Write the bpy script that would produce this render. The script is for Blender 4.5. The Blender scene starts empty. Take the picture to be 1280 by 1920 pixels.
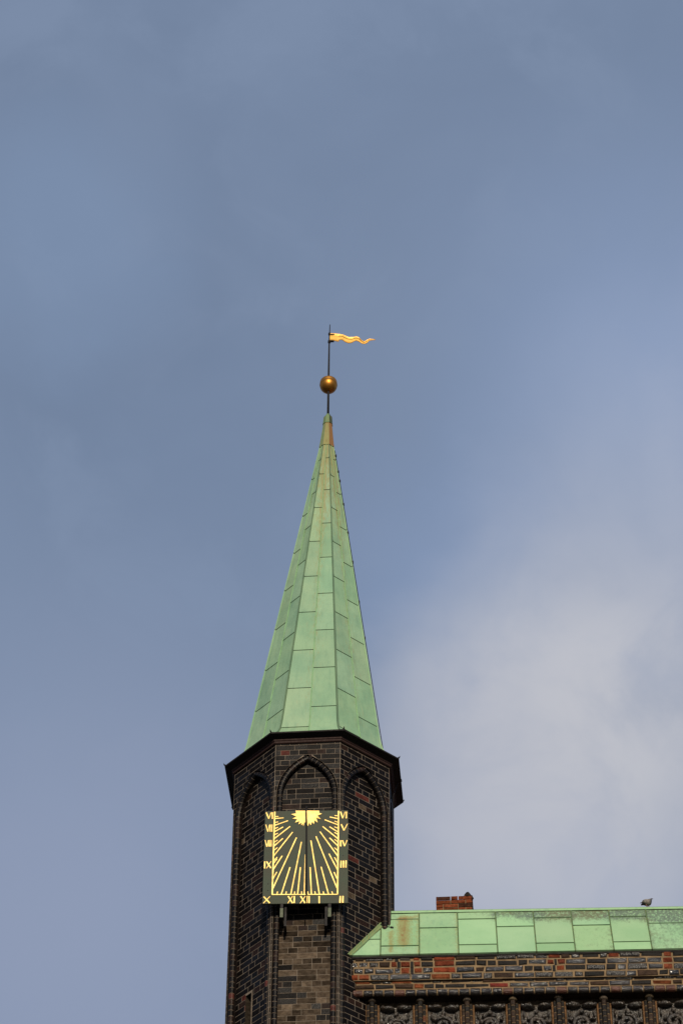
import bpy, bmesh, math, random
from mathutils import Vector, Matrix, noise as mnoise

# ------------------------------------------------------------------ camera, sky, sun, exposure
R = math.radians
sc = bpy.context.scene
COL = sc.collection
CAM_H, PITCH, ROLL, FPX = 1.6, R(42.497), R(0.4095), 5067.74
cd = bpy.data.cameras.new('camera')
co = bpy.data.objects.new('camera', cd); COL.objects.link(co)
cd.sensor_fit = 'HORIZONTAL'; cd.sensor_width = 36.0
cd.lens = FPX / 1280.0 * 36.0
cd.clip_start = 0.1; cd.clip_end = 20000
fw = Vector((0, math.cos(PITCH), math.sin(PITCH)))
up0 = Vector((0, -math.sin(PITCH), math.cos(PITCH)))
rt0 = Vector((1, 0, 0))
rt = rt0 * math.cos(ROLL) + up0 * math.sin(ROLL)
up = -rt0 * math.sin(ROLL) + up0 * math.cos(ROLL)
m = Matrix((rt, up, -fw)).transposed().to_4x4()
m.translation = Vector((0, 0, CAM_H))
co.matrix_world = m
sc.camera = co

SUN_EL, SUN_AZ = R(21), R(-3)       # azimuth: degrees to the left of straight behind the viewer
sun_from = Vector((-math.sin(SUN_AZ) * math.cos(SUN_EL), -math.cos(SUN_AZ) * math.cos(SUN_EL), math.sin(SUN_EL)))
sd = bpy.data.lights.new('sun', 'SUN'); so = bpy.data.objects.new('sun', sd); COL.objects.link(so)
sd.energy = 3.9; sd.angle = R(0.5); sd.color = (1.0, 0.87, 0.68)
so.rotation_euler = sun_from.to_track_quat('Z', 'Y').to_euler(); so.location = (-10, -30, 40)

w = bpy.data.worlds.new('World'); sc.world = w; w.use_nodes = True
wt = w.node_tree; wt.nodes.clear()
def WN(t, **k):
    n = wt.nodes.new(t)
    for a, b in k.items(): setattr(n, a, b)
    return n
def wl(a, b): wt.links.new(a, b)
out = WN('ShaderNodeOutputWorld'); bg = WN('ShaderNodeBackground'); bg.inputs['Strength'].default_value = 0.1
wl(bg.outputs[0], out.inputs[0])
sky = WN('ShaderNodeTexSky'); sky.sky_type = 'NISHITA'; sky.sun_disc = False
sky.sun_elevation = SUN_EL; sky.sun_rotation = math.atan2(sun_from.x, sun_from.y)
sky.air_density = 1.0; sky.dust_density = 1.0
tc = WN('ShaderNodeTexCoord')
def wnoise(scale, detail, rough=0.5, dist=0.0, stretch=(1, 1, 1), off=(0, 0, 0)):
    mp = WN('ShaderNodeMapping'); mp.inputs['Scale'].default_value = stretch; mp.inputs['Location'].default_value = off
    wl(tc.outputs['Generated'], mp.inputs[0])
    n = WN('ShaderNodeTexNoise'); n.inputs['Scale'].default_value = scale; n.inputs['Detail'].default_value = detail
    n.inputs['Roughness'].default_value = rough; n.inputs['Distortion'].default_value = dist
    wl(mp.outputs[0], n.inputs['Vector']); return n.outputs['Fac']
def wmath(op, a, b=None, clamp=False):
    n = WN('ShaderNodeMath', operation=op, use_clamp=clamp)
    for i, v in enumerate((a, b)):
        if v is None: continue
        if isinstance(v, (int, float)): n.inputs[i].default_value = v
        else: wl(v, n.inputs[i])
    return n.outputs[0]
def wramp(v, a, b, c=0.0, d=1.0):
    n = WN('ShaderNodeMapRange', interpolation_type='SMOOTHSTEP')
    for i, x in enumerate((v, a, b, c, d)):
        if isinstance(x, (int, float)): n.inputs[i].default_value = x
        else: wl(x, n.inputs[i])
    return n.outputs[0]
def wmix(f, a, b):
    n = WN('ShaderNodeMix', data_type='RGBA')
    if isinstance(f, (int, float)): n.inputs[0].default_value = f
    else: wl(f, n.inputs[0])
    for i, v in ((6, a), (7, b)):
        if isinstance(v, tuple): n.inputs[i].default_value = (*[x * 10 for x in v], 1)
        else: wl(v, n.inputs[i])
    return n.outputs[2]
n_big = wnoise(7, 5, 0.5, 0.4)
n_med = wnoise(16, 8, 0.56, 0.5, (1, 1, 1), (3, 1, 7))
warp = wmath('ADD', wmath('MULTIPLY', wmath('SUBTRACT', n_big, 0.5), 0.11), wmath('MULTIPLY', wmath('SUBTRACT', n_med, 0.5), 0.05))
def cloudbank(az, el, rad, soft):
    """soft-edged cloud bank round a compass direction of the sky (azimuth from north, elevation, in degrees)"""
    c = (math.sin(R(az)) * math.cos(R(el)), math.cos(R(az)) * math.cos(R(el)), math.sin(R(el)))
    v = WN('ShaderNodeVectorMath', operation='DISTANCE'); wl(tc.outputs['Generated'], v.inputs[0]); v.inputs[1].default_value = c
    dd = wmath('ADD', v.outputs['Value'], warp)
    return wramp(dd, R(rad + soft), R(max(rad - soft, 0.0)))
base = wmix(0.78, sky.outputs[0], (0.194, 0.256, 0.380))
base = wmix(wmath('MULTIPLY', wramp(n_big, 0.32, 0.68), 0.5), base, (0.215, 0.282, 0.415))
base = wmix(wmath('MULTIPLY', wramp(n_med, 0.45, 0.70), 0.35), base, (0.232, 0.300, 0.435))
for (az, el, rad, soft, amt, c) in (
        (-8.7, 48.2, 1.0, 2.2, 0.45, (0.225, 0.310, 0.470)),
        (9.5, 45.0, 3.4, 4.0, 0.75, (0.265, 0.350, 0.540)),
        (3.0, 41.0, 1.6, 3.0, 0.55, (0.245, 0.330, 0.515)),
        (-6.5, 33.5, 4.5, 5.5, 0.80, (0.290, 0.342, 0.480)),
        (4.5, 33.2, 3.8, 3.2, 0.90, (0.375, 0.418, 0.535)),
        (9.8, 43.0, 1.2, 4.6, 0.60, (0.40, 0.45, 0.570)),
        (8.6, 39.6, 1.0, 5.4, 0.66, (0.485, 0.505, 0.580)),
        (6.2, 37.6, 0.6, 5.0, 0.82, (0.555, 0.560, 0.600)),
        (3.2, 37.0, 0.1, 3.6, 0.40, (0.480, 0.495, 0.565))):
    wisp = wramp(n_med, 0.28, 0.62, 0.40, 1.0) if c[0] > 0.39 else 1.0
    base = wmix(wmath('MULTIPLY', wmath('MULTIPLY', cloudbank(az, el, rad, soft), amt), wisp), base, c)
wl(base, bg.inputs['Color'])

sc.view_settings.view_transform = 'Standard'; sc.view_settings.look = 'None'
sc.view_settings.exposure = 0.0; sc.view_settings.gamma = 1.0
sc.view_settings.use_curve_mapping = False

# ------------------------------------------------------------------ helpers
rnd = random.Random(7)
class MB:
    """collects faces (with a colour and a material slot each) and links them as ONE mesh object"""
    def __init__(s): s.v = []; s.f = []; s.c = []; s.m = []
    def vert(s, p): s.v.append(tuple(p)); return len(s.v) - 1
    def face(s, idx, col=(1, 1, 1, 1), mi=0): s.f.append(tuple(idx)); s.c.append(col); s.m.append(mi)
    def poly(s, pts, col=(1, 1, 1, 1), mi=0): s.face([s.vert(p) for p in pts], col, mi)
    def box(s, lo, hi, col=(1, 1, 1, 1), mi=0, fn=None):
        P = [(x, y, z) for z in (lo[2], hi[2]) for y in (lo[1], hi[1]) for x in (lo[0], hi[0])]
        if fn: P = [fn(*p) for p in P]
        i = [s.vert(p) for p in P]
        for q in ((0, 2, 3, 1), (4, 5, 7, 6), (0, 1, 5, 4), (2, 6, 7, 3), (0, 4, 6, 2), (1, 3, 7, 5)):
            s.face([i[k] for k in q], col, mi)
    def tube(s, pts, rad, n=8, col=(1, 1, 1, 1), mi=0, caps=True):
        pts = [Vector(p) for p in pts]
        rads = rad if isinstance(rad, (list, tuple)) else [rad] * len(pts)
        rings = []; ref = None
        for i, p in enumerate(pts):
            t = (pts[min(i + 1, len(pts) - 1)] - pts[max(i - 1, 0)]).normalized()
            if ref is None: ref = Vector((0, 1, 0)) if abs(t.y) < 0.9 else Vector((1, 0, 0))
            a = (ref - t * ref.dot(t)).normalized(); b = t.cross(a); ref = a
            rings.append([s.vert(p + (a * math.cos(2 * math.pi * k / n) + b * math.sin(2 * math.pi * k / n)) * rads[i]) for k in range(n)])
        for i in range(len(rings) - 1):
            for k in range(n):
                s.face((rings[i][k], rings[i][(k + 1) % n], rings[i + 1][(k + 1) % n], rings[i + 1][k]), col, mi)
        if caps:
            s.face(rings[0][::-1], col, mi); s.face(rings[-1], col, mi)
    def lathe(s, prof, cx=0, cy=0, n=24, col=(1, 1, 1, 1), mi=0, sx=1, sy=1):
        rings = [[s.vert((cx + sx * r * math.cos(2 * math.pi * k / n), cy + sy * r * math.sin(2 * math.pi * k / n), z)) for k in range(n)] for r, z in prof]
        for i in range(len(rings) - 1):
            for k in range(n):
                s.face((rings[i][k], rings[i][(k + 1) % n], rings[i + 1][(k + 1) % n], rings[i + 1][k]), col, mi)
        s.face(rings[0][::-1], col, mi); s.face(rings[-1], col, mi)
    def build(s, name, mats, parent=None, smooth=False):
        me = bpy.data.meshes.new(name); me.from_pydata(s.v, [], s.f)
        if not isinstance(mats, (list, tuple)): mats = [mats]
        for mm in mats: me.materials.append(mm)
        me.polygons.foreach_set('material_index', s.m)
        ca = me.color_attributes.new('tint', 'FLOAT_COLOR', 'CORNER')
        buf = []
        for p in me.polygons:
            c = s.c[p.index]
            if isinstance(c, list):
                for q in c: buf.extend(q)
            else: buf.extend(list(c) * p.loop_total)
        ca.data.foreach_set('color', buf)
        if smooth: me.polygons.foreach_set('use_smooth', [True] * len(me.polygons))
        me.update()
        o = bpy.data.objects.new(name, me); COL.objects.link(o)
        if parent: o.parent = parent
        return o
def tag(o, label=None, cat=None, group=None, kind=None):
    if label: o['label'] = label
    if cat: o['category'] = cat
    if group: o['group'] = group
    if kind: o['kind'] = kind
    return o
def empty(name, loc, rz=0):
    o = bpy.data.objects.new(name, None); COL.objects.link(o); o.location = loc; o.rotation_euler = (0, 0, rz)
    o.empty_display_size = 0.2
    return o

class NT:
    def __init__(s, name):
        s.m = bpy.data.materials.new(name); s.m.use_nodes = True; s.t = s.m.node_tree
        s.b = s.t.nodes['Principled BSDF']
    def n(s, t, **k):
        q = s.t.nodes.new(t)
        for a, b in k.items(): setattr(q, a, b)
        return q
    def put(s, sock, v):
        if isinstance(v, (int, float)): sock.default_value = v
        elif isinstance(v, tuple): sock.default_value = v if len(v) == 4 or sock.type == 'VECTOR' else (*v, 1)
        else: s.t.links.new(v, sock)
    def coord(s, scale=(1, 1, 1), kind='Object'):
        c = s.n('ShaderNodeTexCoord'); mp = s.n('ShaderNodeMapping'); mp.inputs['Scale'].default_value = scale
        s.t.links.new(c.outputs[kind], mp.inputs[0]); return mp.outputs[0]
    def noise(s, scale, detail=4, rough=0.5, stretch=(1, 1, 1), dist=0.0):
        q = s.n('ShaderNodeTexNoise'); q.inputs['Scale'].default_value = scale; q.inputs['Detail'].default_value = detail
        q.inputs['Roughness'].default_value = rough; q.inputs['Distortion'].default_value = dist
        s.t.links.new(s.coord(stretch), q.inputs['Vector']); return q.outputs['Fac']
    def ramp(s, v, a, b, c=0.0, d=1.0):
        q = s.n('ShaderNodeMapRange', interpolation_type='SMOOTHSTEP')
        for i, x in enumerate((v, a, b, c, d)): s.put(q.inputs[i], x)
        return q.outputs[0]
    def mix(s, f, a, b, bt='MIX'):
        q = s.n('ShaderNodeMix', data_type='RGBA', blend_type=bt)
        s.put(q.inputs[0], f); s.put(q.inputs[6], a); s.put(q.inputs[7], b); return q.outputs[2]
    def math(s, op, a, b=0.0, clamp=False):
        q = s.n('ShaderNodeMath', operation=op, use_clamp=clamp); s.put(q.inputs[0], a); s.put(q.inputs[1], b); return q.outputs[0]
    def attr(s):
        q = s.n('ShaderNodeAttribute'); q.attribute_name = 'tint'; return q
    def bump(s, h, strength, dist=0.01, normal=None):
        q = s.n('ShaderNodeBump'); q.inputs['Strength'].default_value = strength; q.inputs['Distance'].default_value = dist
        s.put(q.inputs['Height'], h)
        if normal is not None: s.put(q.inputs['Normal'], normal)
        return q.outputs[0]
    def done(s, color, rough, normal=None, metal=0.0, spec=None):
        s.put(s.b.inputs['Base Color'], color); s.put(s.b.inputs['Roughness'], rough); s.put(s.b.inputs['Metallic'], metal)
        if spec is not None: s.put(s.b.inputs['Specular IOR Level'], spec)
        if normal is not None: s.put(s.b.inputs['Normal'], normal)
        return s.m

# ------------------------------------------------------------------ materials
def mat_glazed(name, bump_s, r_lo, r_hi, nscale, spec=0.5, veil=0.3, bdist=0.012):
    """brick: per-brick colour from the mesh, alpha of that colour = how glazed the brick is"""
    t = NT(name); a = t.attr()
    g = t.noise(38, 5, 0.6); f = t.noise(nscale, 3, 0.6)
    c = t.mix(t.ramp(g, 0.35, 0.75, 0.0, 0.5), a.outputs['Color'], t.mix(veil, a.outputs['Color'], (0.10, 0.055, 0.03)))
    big = t.noise(2.2, 4, 0.6)
    c = t.mix(t.ramp(big, 0.5, 0.8, 0.0, veil), c, (0.04, 0.028, 0.02))
    grime = t.noise(13, 6, 0.7, (1, 1, 1.6)); c = t.mix(1.0, c, t.mix(t.ramp(grime, 0.32, 0.68), (0.50, 0.48, 0.46), (1.25, 1.22, 1.18)), 'MULTIPLY')
    rgh = t.math('SUBTRACT', r_hi, t.math('MULTIPLY', a.outputs['Alpha'], r_hi - r_lo))
    rgh = t.math('ADD', rgh, t.ramp(g, 0.3, 0.7, -0.06, 0.12))
    return t.done(c, rgh, t.bump(t.math('ADD', t.math('MULTIPLY', g, 0.6), t.math('MULTIPLY', f, 0.4)), bump_s, bdist), spec=t.math('MULTIPLY', t.math('MULTIPLY', a.outputs['Alpha'], a.outputs['Alpha']), spec))
M_TBRICK = mat_glazed('tower_glazed_brick', 0.35, 0.34, 0.85, 110, 0.14, 0.035)
M_WBRICK = mat_glazed('old_glazed_brick', 1.0, 0.08, 0.9, 62, 0.85, 0.06, 0.021)
def mat_mortar(name, c1, c2):
    t = NT(name); g = t.noise(9, 6, 0.65); f = t.noise(120, 3, 0.6)
    c = t.mix(t.ramp(g, 0.3, 0.7), c1, c2)
    c = t.mix(t.ramp(f, 0.5, 0.75, 0, 0.35), c, (0.05, 0.035, 0.025))
    return t.done(c, 0.95, t.bump(f, 0.5, 0.006), spec=0.2)
M_TMORTAR = mat_mortar('tower_mortar', (0.21, 0.172, 0.134), (0.09, 0.074, 0.059))
M_WMORTAR = mat_mortar('wall_mortar', (0.225, 0.158, 0.088), (0.13, 0.089, 0.050))
def mat_brick_far():
    t = NT('plain_dark_brick'); b = t.n('ShaderNodeTexBrick'); b.inputs['Scale'].default_value = 1.0
    cb = t.n('ShaderNodeTexCoord'); sp = t.n('ShaderNodeSeparateXYZ'); cm = t.n('ShaderNodeCombineXYZ')
    t.t.links.new(cb.outputs['Object'], sp.inputs[0])
    t.put(cm.inputs[0], t.math('ADD', sp.outputs[0], sp.outputs[1])); t.put(cm.inputs[1], sp.outputs[2])
    t.t.links.new(cm.outputs[0], b.inputs['Vector'])
    b.inputs['Color1'].default_value = (0.03, 0.022, 0.018, 1); b.inputs['Color2'].default_value = (0.06, 0.04, 0.03, 1)
    b.inputs['Mortar'].default_value = (0.2, 0.15, 0.11, 1); b.inputs['Mortar Size'].default_value = 0.006
    b.inputs['Brick Width'].default_value = 0.25; b.inputs['Row Height'].default_value = 0.0817
    return t.done(b.outputs['Color'], 0.6)
M_FAR = mat_brick_far()
def mat_copper(name, c1, c2, streak, stain_z=None):
    """verdigris copper; the mesh colour gives each sheet its own tint, alpha = how stained with rust ochre"""
    t = NT(name); a = t.attr()
    s1 = t.noise(3.0, 6, 0.6, (6, 6, 0.7)); s2 = t.noise(1.6, 5, 0.6); s3 = t.noise(60, 4, 0.65, (1, 1, 0.5)); s4 = t.noise(7, 7, 0.7, (7, 7, 0.8))
    c = t.mix(t.ramp(s2, 0.35, 0.65), c1, c2)
    c = t.mix(t.ramp(s1, 0.45, 0.75, 0, 0.40), c, (0.130, 0.245, 0.160))
    c = t.mix(t.ramp(t.noise(2.2, 6, 0.65, (9, 9, 0.5)), 0.56, 0.76, 0, 0.5), c, (0.27, 0.33, 0.20))
    c = t.mix(t.ramp(s3, 0.62, 0.74, 0, 0.55), c, (0.085, 0.13, 0.09))
    c = t.mix(1.0, c, a.outputs['Color'], 'MULTIPLY')
    och = t.ramp(t.math('ADD', s4, t.math('MULTIPLY', a.outputs['Alpha'], 0.75)), 0.62, 0.98)
    c = t.mix(t.math('MULTIPLY', och, 0.72), c, (0.24, 0.20, 0.065))
    rust = t.ramp(t.math('ADD', a.outputs['Alpha'], t.math('MULTIPLY', t.math('SUBTRACT', s1, 0.5), 0.9)), 0.62, 0.95)
    c = t.mix(t.math('MULTIPLY', rust, 0.85), c, (0.20, 0.085, 0.028))
    n1 = t.noise(2.6, 3, 0.5); n = t.bump(n1, 0.6, 0.05)
    return t.done(c, 0.62, t.bump(s3, 0.12, 0.004, n), spec=0.3)
M_COPPER = mat_copper('spire_copper', (0.190, 0.325, 0.205), (0.245, 0.375, 0.230), 0)
M_RCOPPER = mat_copper('roof_copper', (0.240, 0.410, 0.222), (0.282, 0.448, 0.250), 0)
def mat_algae():
    t = NT('streaked_copper'); a = t.attr()
    s1 = t.noise(5, 7, 0.72, (5, 5, 0.9)); s2 = t.noise(34, 5, 0.7, (1, 1, 0.35)); s3 = t.noise(1.4, 3, 0.6)
    c = t.mix(t.ramp(t.noise(1.6, 5, 0.6), 0.35, 0.65), (0.240, 0.410, 0.222), (0.282, 0.448, 0.250))
    c = t.mix(1.0, c, a.outputs['Color'], 'MULTIPLY')
    k = t.math('ADD', a.outputs['Alpha'], t.math('MULTIPLY', t.math('SUBTRACT', s1, 0.5), 1.1))
    k = t.math('MULTIPLY', t.ramp(k, 0.30, 0.75), t.ramp(s2, 0.28, 0.55))
    c = t.mix(t.math('MULTIPLY', k, 0.85), c, t.mix(t.ramp(s3, 0.4, 0.6), (0.085, 0.105, 0.090), (0.11, 0.10, 0.055)))
    c = t.mix(t.ramp(t.noise(38, 3, 0.6), t.math('SUBTRACT', 0.69, t.math('MULTIPLY', a.outputs['Alpha'], 0.14)), 0.76, 0, 0.75), c, (0.06, 0.09, 0.06))
    n = t.bump(t.noise(2.6, 3, 0.5), 0.55, 0.05)
    return t.done(c, 0.6, n, spec=0.3)
M_ALGAE = mat_algae()
def simple(name, c, rough, metal=0.0, spec=0.4, var=0.25, scale=30, bump=0.15):
    t = NT(name); g = t.noise(scale, 5, 0.6)
    col = t.mix(t.ramp(g, 0.3, 0.7, 0, var), c, tuple(x * 0.45 for x in c))
    return t.done(col, t.ramp(g, 0.2, 0.8, rough * 0.85, min(1, rough * 1.15)), t.bump(g, bump, 0.004), metal, spec)
M_SEAM = simple('seam_shadow_gap', (0.065, 0.10, 0.065), 0.9)
M_RIB = simple('copper_rib', (0.22, 0.40, 0.20), 0.6, var=0.5, scale=8)
M_DARKTIMBER = simple('eave_dark_metal', (0.010, 0.008, 0.0075), 0.7, spec=0.2)
M_MOULD = simple('eave_brown_moulding', (0.030, 0.015, 0.013), 0.7, spec=0.2)
M_IRON = simple('black_iron', (0.016, 0.014, 0.015), 0.6, spec=0.15)
M_GOLD = simple('gold_leaf', (0.86, 0.60, 0.17), 0.50, metal=0.35, spec=0.5, var=0.45, scale=11, bump=0.25)
M_BALL = simple('gilded_copper', (0.52, 0.235, 0.042), 0.46, metal=0.95, spec=0.5, var=0.55, scale=12, bump=0.5)
M_FLAG = simple('gilded_sheet', (0.66, 0.37, 0.065), 0.5, metal=0.45, spec=0.5, var=0.5, scale=25, bump=0.3)
def mat_dial():
    t = NT('dial_green_metal'); g = t.noise(2.2, 5, 0.6); f = t.noise(60, 4, 0.6)
    c = t.mix(t.ramp(g, 0.3, 0.7), (0.043, 0.060, 0.041), (0.051, 0.050, 0.036))
    return t.done(c, t.ramp(f, 0.2, 0.8, 0.5, 0.65), t.bump(g, 0.1, 0.02), spec=0.15)
M_DIAL = mat_dial()
M_PATINA = simple('patina_bracket', (0.085, 0.10, 0.062), 0.7)
M_VOID = simple('void_shade', (0.006, 0.006, 0.006), 1.0)  # near-black colour for the shade inside wall holes and the slit
def mat_stone():
    t = NT('terracotta_relief'); g = t.noise(14, 5, 0.65); f = t.noise(60, 4, 0.6)
    c = t.mix(t.ramp(g, 0.35, 0.65), (0.012, 0.010, 0.008), (0.038, 0.026, 0.016))
    return t.done(c, t.ramp(f, 0.3, 0.7, 0.08, 0.6), t.bump(t.math('ADD', g, f), 1.0, 0.014), spec=0.75)
M_RELIEF = mat_stone()
def mat_ground():
    t = NT('market_square_paving'); b = t.n('ShaderNodeTexBrick'); b.inputs['Scale'].default_value = 1.0
    t.t.links.new(t.coord(), b.inputs['Vector'])
    b.inputs['Color1'].default_value = (0.06, 0.055, 0.05, 1); b.inputs['Color2'].default_value = (0.085, 0.078, 0.07, 1)
    b.inputs['Mortar'].default_value = (0.05, 0.045, 0.04, 1); b.inputs['Brick Width'].default_value = 0.2; b.inputs['Row Height'].default_value = 0.12
    b.inputs['Mortar Size'].default_value = 0.01
    return t.done(b.outputs['Color'], 0.8)
M_GROUND = mat_ground()
def mat_pigeon():
    t = NT('pigeon_plumage'); a = t.attr(); g = t.noise(60, 4, 0.6)
    return t.done(t.mix(t.ramp(g, 0.35, 0.65, 0, 0.5), a.outputs['Color'], (0.03, 0.03, 0.035)), 0.7)
M_PIGEON = mat_pigeon()

# ------------------------------------------------------------------ ground
g = MB(); N = 64
ids = [g.vert((4000 * math.cos(2 * math.pi * k / N), 4000 * math.sin(2 * math.pi * k / N), 0)) for k in range(N)]
g.face(ids)
tag(g.build('ground', M_GROUND), 'grey paved market square below the turret', 'ground', kind='structure')

# ------------------------------------------------------------------ bricks
def brick(mb, fn, u0, u1, z0, z1, d_face, d_back, col, mi=0, ch=0.004, jit=0.0, u0t=None, u1t=None):
    """one brick: fn(u, z, depth) -> point; u0t / u1t = ends along its top edge where an arch cuts it"""
    u0t = u0 if u0t is None else u0t; u1t = u1 if u1t is None else u1t
    if u1 - u0 < 0.006 and u1t - u0t < 0.006: return
    j = lambda: rnd.uniform(-jit, jit)
    q = [[u0 + j(), z0 + j()], [u1 + j(), z0 + j()], [max(u1t, u0t + 0.001) + j(), z1 + j()], [u0t + j(), z1 + j()]]
    cu = sum(p[0] for p in q) / 4; cz = sum(p[1] for p in q) / 4
    tilt = (rnd.uniform(-1, 1) * jit * 0.5, rnd.uniform(-1, 1) * jit * 0.5)
    def ring(inset, d):
        r = []
        for (a, b) in q:
            x = a + (inset if a < cu else -inset); y = b + (inset if b < cz else -inset)
            if abs(a - cu) <= inset: x = cu
            r.append(mb.vert(fn(x, y, d + (tilt[0] if a < cu else -tilt[0]) + (tilt[1] if b < cz else -tilt[1]))))
        return r
    B = ring(0, d_back); A = ring(0, d_face + ch * 0.8); F_ = ring(ch, d_face)
    mb.face(F_, col, mi)
    for k in range(4):
        n = (k + 1) % 4
        mb.face((A[k], A[n], F_[n], F_[k]), col, mi); mb.face((B[k], B[n], A[n], A[k]), col, mi)

CRS = 0.0817
def tower_tint(z=0, face=0, worn=0.0):
    r = rnd.random()
    if rnd.random() < worn:
        b = rnd.uniform(0.75, 1.25)
        b *= rnd.choice((0.35, 0.55, 0.75, 0.9, 1, 1.15, 1.4)); return (0.070 * b, 0.054 * b, 0.040 * b, 0.15)
    if r < 0.012: return (0.075, 0.022, 0.018, 0.6)
    if r < 0.12: return (0.018, 0.010, 0.008, 0.7)
    b = rnd.uniform(0.65, 1.35)
    return (0.0046 * b, 0.0038 * b, 0.0039 * b, rnd.uniform(0.55, 1.0))
# ------------------------------------------------------------------ stair turret
CX, CY, ZE, TH = -0.3351, 29.3674, 23.5269, R(4.687)
RW = 1.12; AP = RW * math.cos(R(22.5)); HW = RW * math.sin(R(22.5))
ZTOP, ZBOT = ZE - 0.105, ZE - 6.45
A_OUT, ARC_R, ARC_C = 0.400, 0.70, 0.30
RISE = math.sqrt(ARC_R ** 2 - ARC_C ** 2)
ZS = ZE - 0.291 - RISE
turret = empty('stair_turret', (CX, CY, 0), -TH)
tag(turret, 'slender octagonal dark brick stair turret under a tall pointed green copper spire', 'tower')
def face_fn(k):
    a = k * R(45); n = Vector((math.sin(a), -math.cos(a), 0)); u = Vector((math.cos(a), math.sin(a), 0))
    return lambda U, z, d: n * (AP - d) + u * U + Vector((0, 0, z))
def arch_x(z, off):
    if z <= ZS: return A_OUT - off
    q = (ARC_R - off) ** 2 - (z - ZS) ** 2
    return max(0.0, -ARC_C + math.sqrt(q)) if q > 0 else 0.0
def arch_path(off, step=0.05):
    """right-hand half of the pointed opening: (u, z) from the foot to the apex"""
    p = [(A_OUT - off, ZBOT), (A_OUT - off, ZS)]
    r = ARC_R - off; t_end = math.acos(ARC_C / r)
    n = 14
    for i in range(1, n + 1):
        t = t_end * i / n; p.append((-ARC_C + r * math.cos(t), ZS + r * math.sin(t)))
    return p
Z0 = ZE - 0.125 + CRS
ROWS = [Z0 - k * CRS for k in range(int((Z0 - ZBOT) / CRS))]
SLIT = (-0.139, -0.011, ZE - 5.2, ZE - 3.67)
wall = MB()
for k in (-2, -1, 0, 1, 2):
    fn = face_fn(k)
    # flat brickwork round the pointed opening
    for zi, zt in enumerate(ROWS):
        zb = zt - CRS; zt_ = min(zt - 0.006, ZTOP); zb_ = zb
        if zt_ - zb_ < 0.015: continue
        for sgn in (-1, 1):
            xb, xt = arch_x(zb_, 0) + 0.004, arch_x(zt_, 0) + 0.004
            xb = xb if zb_ < ZE - 0.291 else 0.0; xt = xt if zt_ < ZE - 0.291 else 0.0
            off = 0.0 if zi % 2 == 0 else -0.062
            seq = []; pos = off; i = zi
            while pos < HW:
                L = (0.1205 if rnd.random() < 0.85 else 0.241) if zi % 2 == 0 else (0.241 if rnd.random() < 0.88 else 0.1205)
                seq.append((pos, pos + L - 0.006)); pos += L; i += 1
            for (p0, p1) in seq:
                p0 = max(p0, 0.0); p1 = min(p1, HW - 0.006)
                if HW - p1 < 0.03: p1 = HW - 0.006
                lo_b, lo_t = max(p0, xb), max(p0, xt)
                if p1 - min(lo_b, lo_t) < 0.012 or p1 <= p0: continue
                col = tower_tint()
                lo_b = min(lo_b, p1 - 0.002); lo_t = min(lo_t, p1 - 0.002)
                if sgn > 0: brick(wall, fn, lo_b, p1, zb_, zt_, 0, 0.006, col, 0, 0.003, 0.0006, lo_t, p1)
                else: brick(wall, fn, -p1, -lo_b, zb_, zt_, 0, 0.006, col, 0, 0.003, 0.0006, -p1, -lo_t)
    # mortar sheet behind those bricks
    zz = [ZBOT, ZS] + [ZS + RISE * i / 16 for i in range(1, 17)] + [ZTOP]
    for a, b in zip(zz[:-1], zz[1:]):
        for s in (-1, 1):
            xa, xb = arch_x(a, 0), arch_x(b, 0)
            if a >= ZE - 0.2915: xa = xb = 0
            wall.poly([fn(s * xa, a, 0.0025), fn(s * HW, a, 0.0025), fn(s * HW, b, 0.0025), fn(s * xb, b, 0.0025)], mi=1)
for k in (3, 4, -3):
    fn = face_fn(k)
    wall.poly([fn(-HW, ZBOT, 0), fn(HW, ZBOT, 0), fn(HW, ZTOP, 0), fn(-HW, ZTOP, 0)], mi=2)
for k in range(8):
    fn = face_fn(k)
    wall.poly([fn(-HW, 0, 0), fn(HW, 0, 0), fn(HW, ZBOT, 0), fn(-HW, ZBOT, 0)], mi=2)
fn8 = face_fn(0)
wall.face([wall.vert(Vector((RW * math.cos(R(22.5 + 45 * q)), RW * math.sin(R(22.5 + 45 * q)), ZTOP))) for q in range(8)], mi=2)
wall.face([wall.vert(Vector((RW * math.cos(R(22.5 + 45 * q)), RW * math.sin(R(22.5 + 45 * q)), ZBOT))) for q in range(8)], mi=2)
wall.build('wall', [M_TBRICK, M_TMORTAR, M_FAR], turret)

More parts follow.
